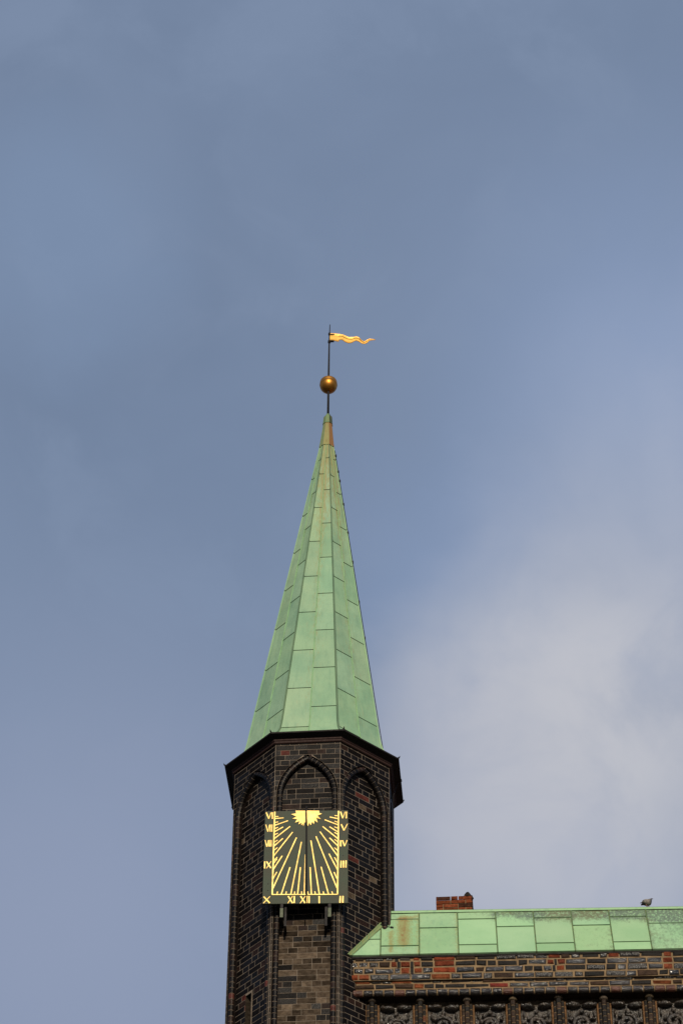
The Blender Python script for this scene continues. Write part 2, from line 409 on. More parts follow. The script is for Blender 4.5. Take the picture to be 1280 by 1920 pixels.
for k in (-2, -1, 0, 1, 2):
    fn = face_fn(k)
    # recessed brick panel of the niche
    pn = MB(); D_B, D_M, W2 = 0.0835, 0.086, 0.331
    for zi, zt in enumerate(ROWS[3:]):
        zb = zt - CRS; dz = zt - ZE
        if k == 0:
            worn = 0.76 if dz < -2.95 else (0.5 if -1.9 < dz < -1.12 else (0.16 if dz < -0.9 else 0.03))
        else: worn = 0.012
        pos = -W2 - (0.0 if zi % 2 else 0.12) - (0.06 if zi % 4 > 1 else 0); i = zi
        while pos < W2:
            L = (0.1205 if rnd.random() < 0.75 else 0.241) if zi % 2 == (0 if k == 0 else zi // 2 % 2) else (0.241 if rnd.random() < 0.85 else 0.1205)
            u0, u1 = max(pos, -W2), min(pos + L - 0.006, W2); pos += L; i += 1
            if u1 - u0 < 0.012: continue
            if k == -1 and zb < SLIT[3] and u1 > SLIT[0] and u0 < SLIT[1]:
                if u0 < SLIT[0] - 0.01: brick(pn, fn, u0, SLIT[0], zb, zt - 0.006, D_B, D_M + 0.003, tower_tint(), 0, 0.003, 0.0006)
                if u1 > SLIT[1] + 0.02: brick(pn, fn, SLIT[1] + 0.012, u1, zb, zt - 0.006, D_B, D_M + 0.003, tower_tint(), 0, 0.003, 0.0006)
                continue
            brick(pn, fn, u0, u1, zb, zt - 0.006, D_B, D_M + 0.003, tower_tint(worn=worn), 0, 0.003, 0.0008)
    zt = ROWS[3]
    if k == -1:
        for (a, b, c, d) in ((-W2, SLIT[0], ZBOT, zt), (SLIT[1], W2, ZBOT, zt), (SLIT[0], SLIT[1], SLIT[3], zt)):
            pn.poly([fn(a, c, D_M), fn(b, c, D_M), fn(b, d, D_M), fn(a, d, D_M)], mi=1)
    else:
        pn.poly([fn(-W2, ZBOT, D_M), fn(W2, ZBOT, D_M), fn(W2, zt, D_M), fn(-W2, zt, D_M)], mi=1)
    pnl = pn.build('niche_panel', [M_TBRICK, M_TMORTAR], turret)
    if k == 0: tag(pnl, 'front panel, weathered pale grey brown below the sundial')
    # rounded moulding with mortar rings, running up both jambs and round the pointed arch
    am = MB(); PROF = ((0.0, 0.006), (0.0, 0.055), (0.069, 0.055), (0.069, 0.090))
    paths = [arch_path(o) for o, d in PROF]
    for s in (-1, 1):
        for (o0, d0), (o1, d1), P0, P1 in zip(PROF[:-1], PROF[1:], paths[:-1], paths[1:]):
            for i in range(len(P0) - 1):
                q = [fn(s * P0[i][0], P0[i][1], d0), fn(s * P1[i][0], P1[i][1], d1), fn(s * P1[i + 1][0], P1[i + 1][1], d1), fn(s * P0[i + 1][0], P0[i + 1][1], d0)]
                am.poly(q, (0.010, 0.008, 0.008, 0.4))
        OFF, DEP, RR = 0.041, 0.034, 0.037
        core = [fn(s * x, z, DEP) for x, z in arch_path(OFF)]
        am.tube(core[:2], RR - 0.002, 12, (0.135, 0.108, 0.084, 0.0)); am.tube(core[1:], RR - 0.002, 12, mi=1)
        zj = ROWS[0]
        cuts = []
        for zt in ROWS:
            if zt - CRS < ZS < zt: cuts.append([(A_OUT - OFF, zt - CRS), (A_OUT - OFF, ZS - 0.004)])
            if zt < ZS: cuts.append([(A_OUT - OFF, zt - CRS), (A_OUT - OFF, zt - 0.009)])
        r = ARC_R - OFF; t_end = math.acos(ARC_C / r); nb = 10
        for i in range(nb):
            t0 = t_end * i / nb + 0.005; t1 = t_end * (i + 1) / nb - 0.005
            cuts.append([(-ARC_C + r * math.cos(t), ZS + r * math.sin(t)) for t in (t0, (t0 + t1) / 2, t1)])
        for c in cuts:
            col = tower_tint(); col = (col[0], col[1], col[2], 0.95)
            am.tube([fn(s * x, z, DEP) for x, z in c], RR * rnd.uniform(0.98, 1.03), 12, col)
    am.build('arch_moulding', [M_TBRICK, M_TMORTAR], turret)

sl = MB(); fn = face_fn(-1); s0, s1, z0, z1 = SLIT
def slq(a, b, c, d, mi): sl.poly([a, b, c, d], (0.03, 0.025, 0.02, 0.3), mi)
slq(fn(s0, z0, .088), fn(s0, z0, .40), fn(s0, z1, .40), fn(s0, z1, .088), 0)
slq(fn(s1, z0, .088), fn(s1, z0, .40), fn(s1, z1, .40), fn(s1, z1, .088), 0)
slq(fn(s0, z1, .088), fn(s1, z1, .088), fn(s1, z1, .40), fn(s0, z1, .40), 0)
slq(fn(s0, z0, .40), fn(s1, z0, .40), fn(s1, z1, .40), fn(s0, z1, .40), 1)
sl.box((s1, .076, z0), (s1 + 0.010, .089, z1), mi=2, fn=lambda u, d, z: fn(u, z, d))
sl.build('slit_window', [M_TBRICK, M_VOID, M_TMORTAR], turret)

def octring(mb, r, z, cx=0.0):
    return [mb.vert((cx + r * math.sin(R(45 * q + 22.5)), -r * math.cos(R(45 * q + 22.5)), z)) for q in range(8)]
def octsweep(mb, prof, mi=0, col=(1, 1, 1, 1), lean=0.0):
    rr = [octring(mb, r, z, lean * (z - ZE)) for r, z in prof]
    for i in range(len(rr) - 1):
        for q in range(8):
            n = (q + 1) % 8
            mb.face((rr[i][q], rr[i][n], rr[i + 1][n], rr[i + 1][q]), col, mi)
    return rr
cn = MB()
octsweep(cn, [(1.20, ZE + 0.03), (1.245, ZE + 0.012), (1.265, ZE), (1.263, ZE - 0.020), (1.250, ZE - 0.024), (1.165, ZE - 0.050)])
octsweep(cn, [(1.166, ZE - 0.050), (1.162, ZE - 0.070), (1.150, ZE - 0.078), (1.146, ZE - 0.098), (1.136, ZE - 0.106), (1.10, ZE - 0.108)], mi=1)
for q in range(8):                                              # folded sheet corners stand up a little
    a = R(45 * q + 22.5); c = Vector((1.25 * math.sin(a), -1.25 * math.cos(a), ZE)); o = Vector((math.sin(a), -math.cos(a), 0))
    cn.tube([c - o * 0.02, c + o * 0.018 + Vector((0, 0, 0.012)), c + o * 0.03 + Vector((0, 0, 0.034))], [0.014, 0.010, 0.003], 6)
cn.build('cornice', [M_DARKTIMBER, M_MOULD], turret)

# copper spire: a dark core, and sheets with open welts lying on it
LEAN = 0.0173
PROF = [(0.0, 1.235), (0.07, 1.13), (0.15, 1.058), (0.24, 1.008), (0.36, 0.976), (0.5, 0.953), (6.30, 0.103)]
def spire_r(h):
    for (a, ra), (b, rb) in zip(PROF[:-1], PROF[1:]):
        if h <= b: return ra + (rb - ra) * (h - a) / (b - a)
    return PROF[-1][1]
def spire_pt(k, s, h, off=0.0):
    a = k * R(45); r = spire_r(h)
    n = Vector((math.sin(a), -math.cos(a), 0)); u = Vector((math.cos(a), math.sin(a), 0))
    return n * (r * math.cos(R(22.5)) + off) + u * (s * r * math.sin(R(22.5))) + Vector((LEAN * h, 0, ZE + h))
sp = MB()
octsweep(sp, [(r - 0.016, ZE + h) for h, r in PROF], mi=1, lean=LEAN)
STEP = 0.757
for k in range(-3, 5):
    for side in (-1, 1):
        base = 0.25 if (side < 0) == (k % 2 == 0) else 0.635
        if k == 1: base = 0.24 if side < 0 else 0.65
        if k == -1: base = 0.235 if side < 0 else 0.62
        cuts = [0.015] + [base + STEP * i + rnd.uniform(-0.012, 0.012) for i in range(12) if base + STEP * i < 6.15] + [6.30]
        for h0, h1 in zip(cuts[:-1], cuts[1:]):
            if h1 - h0 < 0.06: continue
            hs = [h0 + 0.006] + [p[0] for p in PROF if h0 + 0.03 < p[0] < h1 - 0.03] + [h0 + (h1 - h0) * f for f in (0.25, 0.5, 0.75)] + [h1 - 0.001]
            hs = sorted(hs)
            b = rnd.uniform(0.93, 1.06); tint = (b * rnd.uniform(0.96, 1.06), b, b * rnd.uniform(0.95, 1.05))
            wob = rnd.uniform(-0.006, 0.006)
            def rc(s, h):
                st = max(0.0, min(1.0, (h - 3.6) / 2.7)) * (0.55 if k in (0, 1) else 0.25) + 0.06
                mid = max(0.0, 1 - abs(s) * 4.5) * (0.30 if k in (0, 1) else 0.1) * min(1.0, 0.35 + h / 5)
                return (*tint, st + mid)
            g_ = 0.010 / max(0.05, spire_r(h0) * math.sin(R(22.5)))
            s_in, s_out = side * min(0.2, g_ * 0.5), side * (1 - min(0.25, g_ * 0.5))
            rows = []
            for i, h in enumerate(hs):
                f = (h - hs[0]) / (hs[-1] - hs[0]); off = 0.007 * (1 - f) + 0.001
                ss = [s_in, s_in + (s_out - s_in) * 0.5, s_out]
                rows.append([(spire_pt(k, s, h, off + (wob * math.sin(math.pi * f) if q == 1 else 0)), rc(s, h)) for q, s in enumerate(ss)])
            idx = [[sp.vert(p) for p, c in row] for row in rows]
            for i in range(len(rows) - 1):
                for q in range(2):
                    sp.face((idx[i][q], idx[i][q + 1], idx[i + 1][q + 1], idx[i + 1][q]), [rows[i][q][1], rows[i][q + 1][1], rows[i + 1][q + 1][1], rows[i + 1][q][1]])
            # folded lower edge of the sheet
            lo = [spire_pt(k, s, hs[0], -0.012) for s in (s_in, s_out)]
            sp.poly([lo[0], lo[1], rows[0][2][0], rows[0][0][0]], (*tint, 0.3))
            # short dark welt end on the outer side of the seam
            e = spire_pt(k, s_out, hs[0], 0.008)
            sp.tube([e, e + Vector((0, 0, 0.02))], 0.006, 5, mi=1)
    hs = [0.02, 0.07, 0.15, 0.24, 0.36, 0.5, 2, 4, 6.28]
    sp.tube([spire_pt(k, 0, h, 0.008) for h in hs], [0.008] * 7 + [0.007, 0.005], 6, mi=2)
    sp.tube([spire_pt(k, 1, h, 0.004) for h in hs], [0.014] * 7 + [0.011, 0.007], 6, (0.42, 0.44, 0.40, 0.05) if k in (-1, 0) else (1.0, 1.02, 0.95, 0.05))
spire = sp.build('spire', [M_COPPER, M_SEAM, M_RIB], turret)
slv = MB()
octsweep(slv, [(0.090, ZE + 6.24), (0.124, ZE + 6.25), (0.121, ZE + 6.285), (0.110, ZE + 6.36), (0.086, ZE + 6.60), (0.070, ZE + 6.775)], col=(0.78, 0.72, 0.68, 0.86), lean=LEAN)
octsweep(slv, [(0.050, ZE + 6.755), (0.080, ZE + 6.757), (0.076, ZE + 6.79), (0.068, ZE + 6.91), (0.050, ZE + 6.935), (0.026, ZE + 6.985), (0.010, ZE + 6.99)], col=(0.62, 0.64, 0.5, 0.30), lean=LEAN)
for fi in range(len(slv.f)):                                    # sleeve stains vary by face; collar is darker on its right faces
    q = fi % 8; up_ = fi >= 40
    if up_: slv.c[fi] = {0: (0.16, 0.15, 0.13, 0.2), 1: (0.16, 0.15, 0.13, 0.2), 7: (0.60, 0.60, 0.46, 0.30)}.get(q, (0.55, 0.56, 0.42, 0.3))
    else: slv.c[fi] = {0: (0.72, 0.62, 0.55, 0.98), 1: (0.6, 0.5, 0.45, 0.8), 7: (0.80, 0.72, 0.56, 0.72), 6: (0.70, 0.74, 0.60, 0.42)}.get(q, (0.7, 0.7, 0.6, 0.4))
slv.box((LEAN * 6.4 - 0.004, -0.112, ZE + 6.30), (LEAN * 6.4 + 0.004, -0.104, ZE + 6.36), (0.5, 0.5, 0.45, 0.9))
slv_o = slv.build('spire_cap', [M_COPPER], turret)
tag(slv_o, 'rust stained copper cap at the tip')
slv_o.parent = spire
lc = MB()
def rim(kf, r, z): return Vector((r * math.sin(R(45 * kf)), -r * math.cos(R(45 * kf)), z))
pts = [Vector((LEAN * h, 0, 0)) + rim(1.85, spire_r(h) * 0.955 + 0.012, ZE + h) for h in (6.2, 5, 4, 3, 2, 1, 0.4, 0.15)]
pts += [rim(2.0, 1.12, ZE + 0.04), rim(2.0, 1.172, ZE + 0.012), rim(2.0, 1.176, ZE - 0.02), rim(2.0, 1.12, ZE - 0.06), rim(2.0, 1.06, ZE - 0.25), rim(2.1, 1.06, ZE - 0.5), rim(2.2, 1.045, ZE - 5)]
lc.tube(pts, 0.006, 6)
for h in (6.05, 5.7, 5.5, 5.0, 4.4, 3.8, 3.0, 2.3):
    c = Vector((LEAN * h, 0, 0)) + rim(1.52, spire_r(h) + 0.016, ZE + h)
    lc.box(c - Vector((0.012, 0.012, 0.018)), c + Vector((0.012, 0.012, 0.018)))
lc.build('lightning_conductor', M_IRON, turret)

# ------------------------------------------------------------------ weather vane on the spire tip
VX = LEAN * 6.98
loc = Matrix.Rotation(-TH, 4, 'Z') @ Vector((VX, 0, 0)) + Vector((CX, CY, ZE + 6.96))
vane = empty('weather_vane', loc, 0)
tag(vane, 'wavy gilded pennant weather vane on a black rod above a golden ball', 'weather vane')
pv = MB(); pv.tube([(0, 0, -0.03), (0.001, 0, 0.7), (0.004, 0, 1.55), (0.012, 0, 2.01)], [0.019, 0.017, 0.012, 0.006], 10)
pv.tube([(0.005, 0, 1.60), (0.005, 0, 1.645)], 0.022, 8); pv.tube([(0.008, 0, 1.775), (0.008, 0, 1.815)], 0.020, 8)
pv.build('pole', M_IRON, vane, True)
bl = MB(); prof = []
RB, HB, ZB_ = 0.134, 0.149, 0.680
for i in range(25):
    t = -math.pi / 2 + math.pi * i / 24
    c_, s_ = math.cos(t), math.sin(t)
    if i == 12: prof += [(RB, 0.656), (RB + 0.003, 0.658), (RB + 0.003, 0.663)]
    if s_ <= 0: prof.append((max(0.004, RB * c_ ** 0.92), 0.660 + RB * s_ - (0.004 if i < 12 else -0.005)))
    else: prof.append((max(0.004, RB * c_ ** 0.42), 0.660 + 0.112 * s_ ** 0.55))
bl.lathe(prof, 0.001, 0, 32)
bl.lathe([(0.050, 0.770), (0.030, 0.785), (0.019, 0.80)], 0.001, 0, 16)
bl.build('ball', M_BALL, vane, True)
# the pennant, cut from gilded sheet and beaten into waves
def zof(Y): return 1.808 - ((600 + (Y * 0.78 + 90) / 12.8) - 626) * 0.0145
def xof(X): return (X / 12.8 - 10.95) * 0.0084
topE = [(150, 312), (260, 318), (380, 332), (470, 345), (540, 380), (620, 415), (700, 410), (790, 388), (860, 410), (920, 480), (980, 512), (1040, 478), (1100, 443), (1245, 462)]
botE = [(150, 505), (260, 512), (368, 533), (385, 492), (450, 485), (520, 540), (600, 575), (680, 565), (740, 522), (790, 505), (850, 525), (930, 575), (1000, 580), (1060, 550), (1095, 500), (1245, 474)]
def lerp(P, x):
    for (a, ya), (b, yb) in zip(P[:-1], P[1:]):
        if x <= b: return ya + (yb - ya) * (x - a) / (b - a)
    return P[-1][1]
fl = MB(); xs = sorted(set([150 + i * 18 for i in range(61)] + [368, 385, 1245])); xs = [x for x in xs if x <= 1245]
grid = []
for x in xs:
    t, b = lerp(topE, x), lerp(botE, x); col_ = []
    for j, f in enumerate((0, 0.22, 0.34, 0.72, 0.84, 1.0)):
        yy = (-0.010, -0.005, 0.004, 0.004, -0.004, -0.014)[j] * min(1, (1245 - x) / 500 + 0.3)
        yy += 0.004 * math.sin((x - 150) / 95.0) * (x - 150) / 900
        col_.append(fl.vert((xof(x), yy, zof(t + (b - t) * f))))
    grid.append(col_)
for i in range(len(grid) - 1):
    for j in range(5):
        fl.face((grid[i][j], grid[i][j + 1], grid[i + 1][j + 1], grid[i + 1][j]))
fo = fl.build('flag', M_FLAG, vane)
sm = fo.modifiers.new('thickness', 'SOLIDIFY'); sm.thickness = 0.006; sm.offset = 0
for k_, (Y, L) in enumerate(((345, 130), (508, 120))):
    hb = MB(); hb.box((0.0, -0.018, zof(Y) - 0.006), (L * 0.00066, 0.012, zof(Y) + 0.006))
    for q in range(4): hb.box((0.012 + q * 0.018, -0.022, zof(Y) - 0.012), (0.020 + q * 0.018, 0.016, zof(Y) + 0.010))
    hb.build('hinge', M_IRON, fo)
# ------------------------------------------------------------------ sundial
dial = empty('sundial', (-0.4178, 28.1861, 20.7877), R(-1.9))
tag(dial, 'large square green sundial board with gilded hour lines and Roman numerals', 'sundial')
DQ = [(-0.535, 0.0), (0.533, -0.001), (0.529, 1.424), (-0.533, 1.424)]
dp = MB()
fr_ = [dp.vert((x, 0, z)) for x, z in DQ]; bk_ = [dp.vert((x, 0.028, z)) for x, z in DQ]
dp.face(fr_); dp.face(bk_[::-1])
for q in range(4): dp.face((fr_[q], bk_[q], bk_[(q + 1) % 4], fr_[(q + 1) % 4]))
for (x, z) in ((-0.47, 0.30), (-0.47, 0.20), (0.47, 0.72), (-0.40, 0.70), (0.0, 1.40)):       # fixing screws
    dp.tube([(x, -0.004, z), (x, 0.01, z)], 0.006, 8, mi=1)
dp.build('dial_plate', [M_DIAL, M_IRON], dial)
def stroke(mb, x0, z0, x1, z1, wd, wd1=None, proud=0.006):
    wd1 = wd if wd1 is None else wd1
    d = Vector((x1 - x0, z1 - z0)); d.normalize(); n = Vector((-d.y, d.x))
    P = [(x0 + n.x * wd / 2, z0 + n.y * wd / 2), (x1 + n.x * wd1 / 2, z1 + n.y * wd1 / 2), (x1 - n.x * wd1 / 2, z1 - n.y * wd1 / 2), (x0 - n.x * wd / 2, z0 - n.y * wd / 2)]
    plate(mb, P, proud)
def plate(mb, P, proud=0.006):
    a = [mb.vert((x, -proud, z)) for x, z in P]; b = [mb.vert((x, 0.003, z)) for x, z in P]
    mb.face(a[::-1])
    for q in range(len(P)): mb.face((a[q], b[q], b[(q + 1) % len(P)], a[(q + 1) % len(P)]))
HOUR=[(-0.405,1.336,-0.361,1.338),(-0.404,1.305,-0.294,1.314),(-0.405,1.243,-0.362,1.252),(-0.406,1.199,-0.239,1.269),(-0.404,1.147,-0.364,1.167),(-0.405,1.100,-0.298,1.171),(-0.406,1.051,-0.364,1.075),(-0.407,0.989,-0.209,1.179),(-0.406,0.934,-0.364,0.967),(-0.407,0.878,-0.298,0.993),(-0.407,0.811,-0.364,0.851),(-0.407,0.726,-0.176,1.089),(-0.407,0.647,-0.363,0.704),(-0.409,0.610,-0.365,0.676),(-0.411,0.513,-0.301,0.723),(-0.411,0.375,-0.364,0.477),(-0.412,0.219,-0.125,1.003),(-0.356,0.141,-0.348,0.180),(-0.301,0.140,-0.199,0.547),(-0.244,0.139,-0.238,0.179),(-0.182,0.139,-0.061,0.935),(-0.135,0.138,-0.134,0.177),(-0.097,0.137,-0.068,0.545),(-0.044,0.137,-0.048,0.176),(0.032,0.136,0.030,0.175),(0.076,0.135,0.055,0.543),(0.124,0.134,0.119,0.174),(0.175,0.133,0.059,0.955),(0.232,0.133,0.224,0.172),(0.288,0.132,0.193,0.547),(0.344,0.131,0.331,0.171),(0.403,1.336,0.357,1.339),(0.403,1.290,0.296,1.318),(0.403,1.233,0.358,1.253),(0.404,1.193,0.232,1.276),(0.402,1.140,0.356,1.163),(0.402,1.082,0.293,1.166),(0.402,1.045,0.357,1.076),(0.402,0.977,0.206,1.171),(0.402,0.928,0.358,0.969),(0.401,0.866,0.295,0.993),(0.401,0.793,0.358,0.839),(0.400,0.710,0.173,1.091),(0.399,0.611,0.360,0.690),(0.399,0.502,0.291,0.746),(0.398,0.357,0.357,0.464),(0.395,0.220,0.123,1.018),]
FRAME= [(-0.41, 1.411), (-0.415, 0.134), (0.403, 0.125), (0.408, 1.411)]
XII= [(-0.013, 0.136), (-0.013, 0.738)]
NUM={
'VIl' :[ (-0.520,1.403,-0.483,1.302,1),(-0.483,1.302,-0.459,1.399,0),(-0.442,1.401,-0.439,1.299,1) ],
'VIIl' :[ (-0.521,1.211,-0.490,1.099,1),(-0.490,1.099,-0.473,1.208,0),(-0.463,1.210,-0.462,1.098,1),(-0.440,1.210,-0.440,1.098,1) ],
'VIIIl' :[ (-0.524,0.969,-0.499,0.865,1),(-0.499,0.865,-0.483,0.966,0),(-0.477,0.968,-0.477,0.867,1),(-0.460,0.968,-0.460,0.867,1),(-0.444,0.967,-0.444,0.867,1) ],
'IX' :[ (-0.520,0.639,-0.519,0.532,1),(-0.497,0.638,-0.441,0.536,1),(-0.441,0.640,-0.495,0.532,0) ],
'X' :[ (-0.520,0.105,-0.443,0.007,1),(-0.443,0.107,-0.522,0.006,0) ],
'XI' :[ (-0.215,0.108,-0.158,0.003,1),(-0.158,0.110,-0.217,0.001,0),(-0.137,0.109,-0.138,0.003,1) ],
'XII' :[ (-0.060,0.106,-0.001,0.001,1),(0.001,0.107,-0.063,-0.001,0),(0.021,0.107,0.018,0.000,1),(0.047,0.107,0.048,0.000,1) ],
'I' :[ (0.173,0.105,0.175,-0.002,1) ],
'II' :[ (0.437,0.101,0.434,-0.001,1),(0.471,0.101,0.469,-0.001,1) ],
'III' :[ (0.445,0.637,0.443,0.530,1),(0.474,0.636,0.475,0.530,1),(0.507,0.638,0.505,0.529,1) ],
'IV' :[ (0.438,0.952,0.439,0.858,1),(0.460,0.951,0.489,0.860,1),(0.489,0.860,0.519,0.953,0) ],
'V' :[ (0.443,1.204,0.480,1.104,1),(0.480,1.104,0.522,1.207,0) ],
'VIr' :[ (0.434,1.400,0.463,1.295,1),(0.463,1.295,0.491,1.397,0),(0.509,1.399,0.507,1.294,1) ],
}
SUNL= [(-0.145, 1.423), (-0.02, 1.421), (-0.015, 1.237), (-0.027, 1.231), (-0.04, 1.175), (-0.047, 1.223), (-0.066, 1.188), (-0.066, 1.236), (-0.101, 1.204), (-0.091, 1.256), (-0.148, 1.234), (-0.119, 1.288), (-0.185, 1.295), (-0.13, 1.329), (-0.202, 1.368), (-0.136, 1.379)]
SUNR= [(0.003, 1.421), (0.158, 1.418), (0.161, 1.38), (0.196, 1.369), (0.139, 1.34), (0.183, 1.282), (0.124, 1.305), (0.141, 1.23), (0.102, 1.268), (0.095, 1.206), (0.072, 1.248), (0.054, 1.19), (0.036, 1.236), (0.017, 1.175), (0.006, 1.236)]
hl = MB()
for i, (x0, z0, x1, z1) in enumerate(HOUR):
    L = math.hypot(x1 - x0, z1 - z0); wd = 0.0148 if L > 0.09 else 0.0126
    pr = 0.0050 + 0.0004 * (i % 3)
    stroke(hl, x0 + rnd.uniform(-.001, .001), z0, x1, z1, wd, wd * 0.95, pr)
for i in range(3):
    (x0, z0), (x1, z1) = FRAME[i], FRAME[i + 1]
    stroke(hl, x0, z0, x1, z1, (0.0175, 0.0125, 0.0175)[i], None, 0.0066 + 0.0004 * i)
stroke(hl, XII[0][0], XII[0][1], XII[1][0], XII[1][1], 0.013, 0.004, 0.0058)  # narrows upward: the gnomon's shadow across it is built into the shape
hl.build('hour_lines', M_GOLD, dial)
se = MB(); plate(se, SUNL[::-1], 0.010); plate(se, SUNR[::-1], 0.010)
se.build('sun_emblem', M_GOLD, dial)
for k_, strokes in NUM.items():
    nm = MB()
    for q, (x0, z0, x1, z1, th) in enumerate(strokes):
        wd = (0.0172 if 'VIII' not in k_ else 0.0105) if th else 0.009
        if 'VII' in k_ and th: wd = min(wd, 0.013)
        stroke(nm, x0, z0, x1, z1, wd, None, 0.0052 + 0.0005 * q)
    nm.build('numeral', M_GOLD, dial)
gn = MB(); gn.tube([(-0.007, 0.09, 1.545), (-0.006, 0.02, 1.47), (0.029, -0.20, -0.012)], [0.011, 0.011, 0.008], 8)
gn.tube([(-0.009, 0.16, 1.545), (-0.007, 0.08, 1.540)], 0.013, 8)
gn.build('gnomon', M_IRON, dial)
for bx in (-0.292, 0.305):
    bb = MB()
    bb.box((bx - 0.020, -0.005, -0.205), (bx + 0.020, 0.004, -0.072), mi=1)                    # green end of the arm
    bb.box((bx - 0.018, 0.004, -0.20), (bx + 0.018, 0.030, 0.10))
    bb.box((bx - 0.016, 0.030, -0.20), (bx + 0.016, 0.300, -0.165))
    sx = 0.045 if bx < 0 else -0.045
    bb.box((bx + sx - 0.014, 0.05, -0.30), (bx + sx + 0.014, 0.075, 0.3))
    bb.box((bx + sx - 0.012, 0.075, -0.29), (bx + sx + 0.012, 0.29, -0.26))
    bb.build('bracket', [M_IRON, M_PATINA], dial)

# ------------------------------------------------------------------ town hall wall with its copper roof
hall = empty('town_hall', (0.153, 28.555, 0), R(-2.6))
tag(hall, 'old glazed brick wall under a steep green copper roof, built against the turret', 'building')
IN = hall.matrix_basis.inverted() if False else (Matrix.Translation((0.153, 28.555, 0)) @ Matrix.Rotation(R(-2.6), 4, 'Z')).inverted()
wf = lambda u, z, d: Vector((u, d, z))
S_END = 7.2
def wall_tint():
    r = rnd.random(); b = rnd.uniform(0.6, 1.4)
    if r < 0.02: return (0.16 * b, 0.052 * b, 0.024 * b, 0.05)
    if r < 0.22: return (0.034 * b, 0.021 * b, 0.014 * b, 0.35)
    return (0.0105 * b, 0.0095 * b, 0.009 * b, rnd.choice((0.45, 0.8, 1.0, 1.0)))
RED = (0.120, 0.032, 0.018, 0.0); ORG = (0.180, 0.050, 0.025, 0.0); GREY = (0.06, 0.055, 0.05, 0.2)
HOLE_SHADE = None
# row -> (start, end, colour) laid by hand: mended bricks and holes, their shade painted as near-black blocks
SPECIAL = {0: [(0.55, 0.60, HOLE_SHADE), (0.61, 0.745, GREY), (0.755, 0.775, HOLE_SHADE), (0.78, 0.86, ORG), (1.035, 1.29, (0.17, 0.045, 0.025, 0)), (3.20, 3.33, RED), (3.88, 3.98, (0.17, 0.05, 0.028, 0)), (2.46, 2.60, RED)],
           1: [(0.505, 0.575, RED), (0.58, 0.625, HOLE_SHADE), (0.63, 0.735, RED), (0.745, 0.785, HOLE_SHADE), (0.79, 0.865, (0.15, 0.045, 0.025, 0)), (1.04, 1.29, RED), (2.44, 2.52, RED), (2.525, 2.56, HOLE_SHADE), (2.57, 2.66, (0.1, 0.03, 0.02, 0)), (3.87, 3.985, RED)],
           2: [(0.63, 0.735, ORG), (0.745, 0.785, HOLE_SHADE), (0.79, 0.885, ORG), (1.03, 1.30, (0.21, 0.048, 0.024, 0)), (2.50, 2.54, HOLE_SHADE), (2.545, 2.65, ORG), (3.875, 3.98, (0.18, 0.055, 0.03, 0))],
           3: [(-0.10, 0.10, ORG), (0.11, 0.235, (0.19, 0.06, 0.032, 0))],
           5: [(1.72, 1.95, (0.15, 0.026, 0.02, 0.3))]}
wl_ = MB()
RZ = [(20.250, 20.163, 0.0), (20.163, 20.074, 0.0), (20.074, 19.983, 0.0), (19.983, 19.889, 0.0), (19.928, 19.853, 0.028), (19.853, 19.776, 0.028)]
def fill_row(mb, ri, s0, s1, zt, zb, d, M=0.019):
    spec = SPECIAL.get(ri, []) if zt > 19.7 else []
    pos = s0 - rnd.uniform(0, 0.2); i = ri
    spec = sorted(spec, key=lambda q: q[0])
    segs = []; cur = pos
    for a, b, c in spec + [(s1, s1, 'end')]:
        while cur < a - 0.02:
            L = 0.232 if rnd.random() < 0.66 else 0.108
            L *= rnd.uniform(0.92, 1.08)
            e = min(cur + L, a - M)
            if a - M - e < 0.07: e = a - M
            segs.append((cur, e, 'x')); cur = e + M
        if c != 'end': segs.append((a, b - 0.006, c)); cur = max(cur, b + M * 0.6)
    for a, b, c in segs:
        if b - a < 0.02: continue
        if c is None:
            mb.box((a, d - 0.001 + 0.004, zb + 0.006), (b, d + 0.02, zt), mi=2, fn=lambda x, y, z: (x, y, z)); continue
        col = wall_tint() if c == 'x' else c
        brick(mb, wf, a, b, zb + 0.018 + rnd.uniform(-.003, .003), zt - rnd.uniform(0, .004), d + rnd.uniform(-0.007, 0.005), d + 0.016, col, 0, rnd.uniform(0.008, 0.015), 0.006)
for ri, (zt, zb, d) in enumerate(RZ): fill_row(wl_, ri, -0.25, S_END, zt, zb, d)
NS = 60
for (z0, z1, d) in ((19.893, 20.30, 0.010), (19.765, 19.893, 0.040)):
    wl_.poly([(-0.5, d, z0), (S_END, d, z0), (S_END, d, z1), (-0.5, d, z1)], mi=1)
wl_.poly([(-0.5, 0.004, 19.896), (S_END, 0.004, 19.896), (S_END, 0.075, 19.893), (-0.5, 0.075, 19.893)], (0.03, 0.02, 0.014, 0.2), 0)
wl_.poly([(-0.5, 0.04, 19.705), (S_END, 0.04, 19.705), (S_END, 0.26, 19.692), (-0.5, 0.26, 19.692)], (0.03, 0.02, 0.015, 0.2), 0)
pos = 0.03
while pos < S_END:                                               # roll of rounded header bricks under the courses
    L = rnd.uniform(0.112, 0.128); c = wall_tint(); c = (c[0], c[1] * 0.8, c[2] * 0.75, 0.95) if c[3] > 0.4 else (0.08, 0.03, 0.02, 0.7)
    rr_ = 0.044 + rnd.uniform(-.003, .002); zc = 19.732 + rnd.uniform(-.003, .003)
    wl_.tube([(pos, 0.046, zc), (pos + 0.008, 0.046, zc), (pos + L - 0.008, 0.046, zc), (pos + L, 0.046, zc)], [rr_ * 0.86, rr_, rr_, rr_ * 0.86], 14, c)
    pos += L + 0.014
wl_.tube([(0.0, 0.050, 19.732), (S_END, 0.050, 19.732)], 0.038, 10, mi=1)
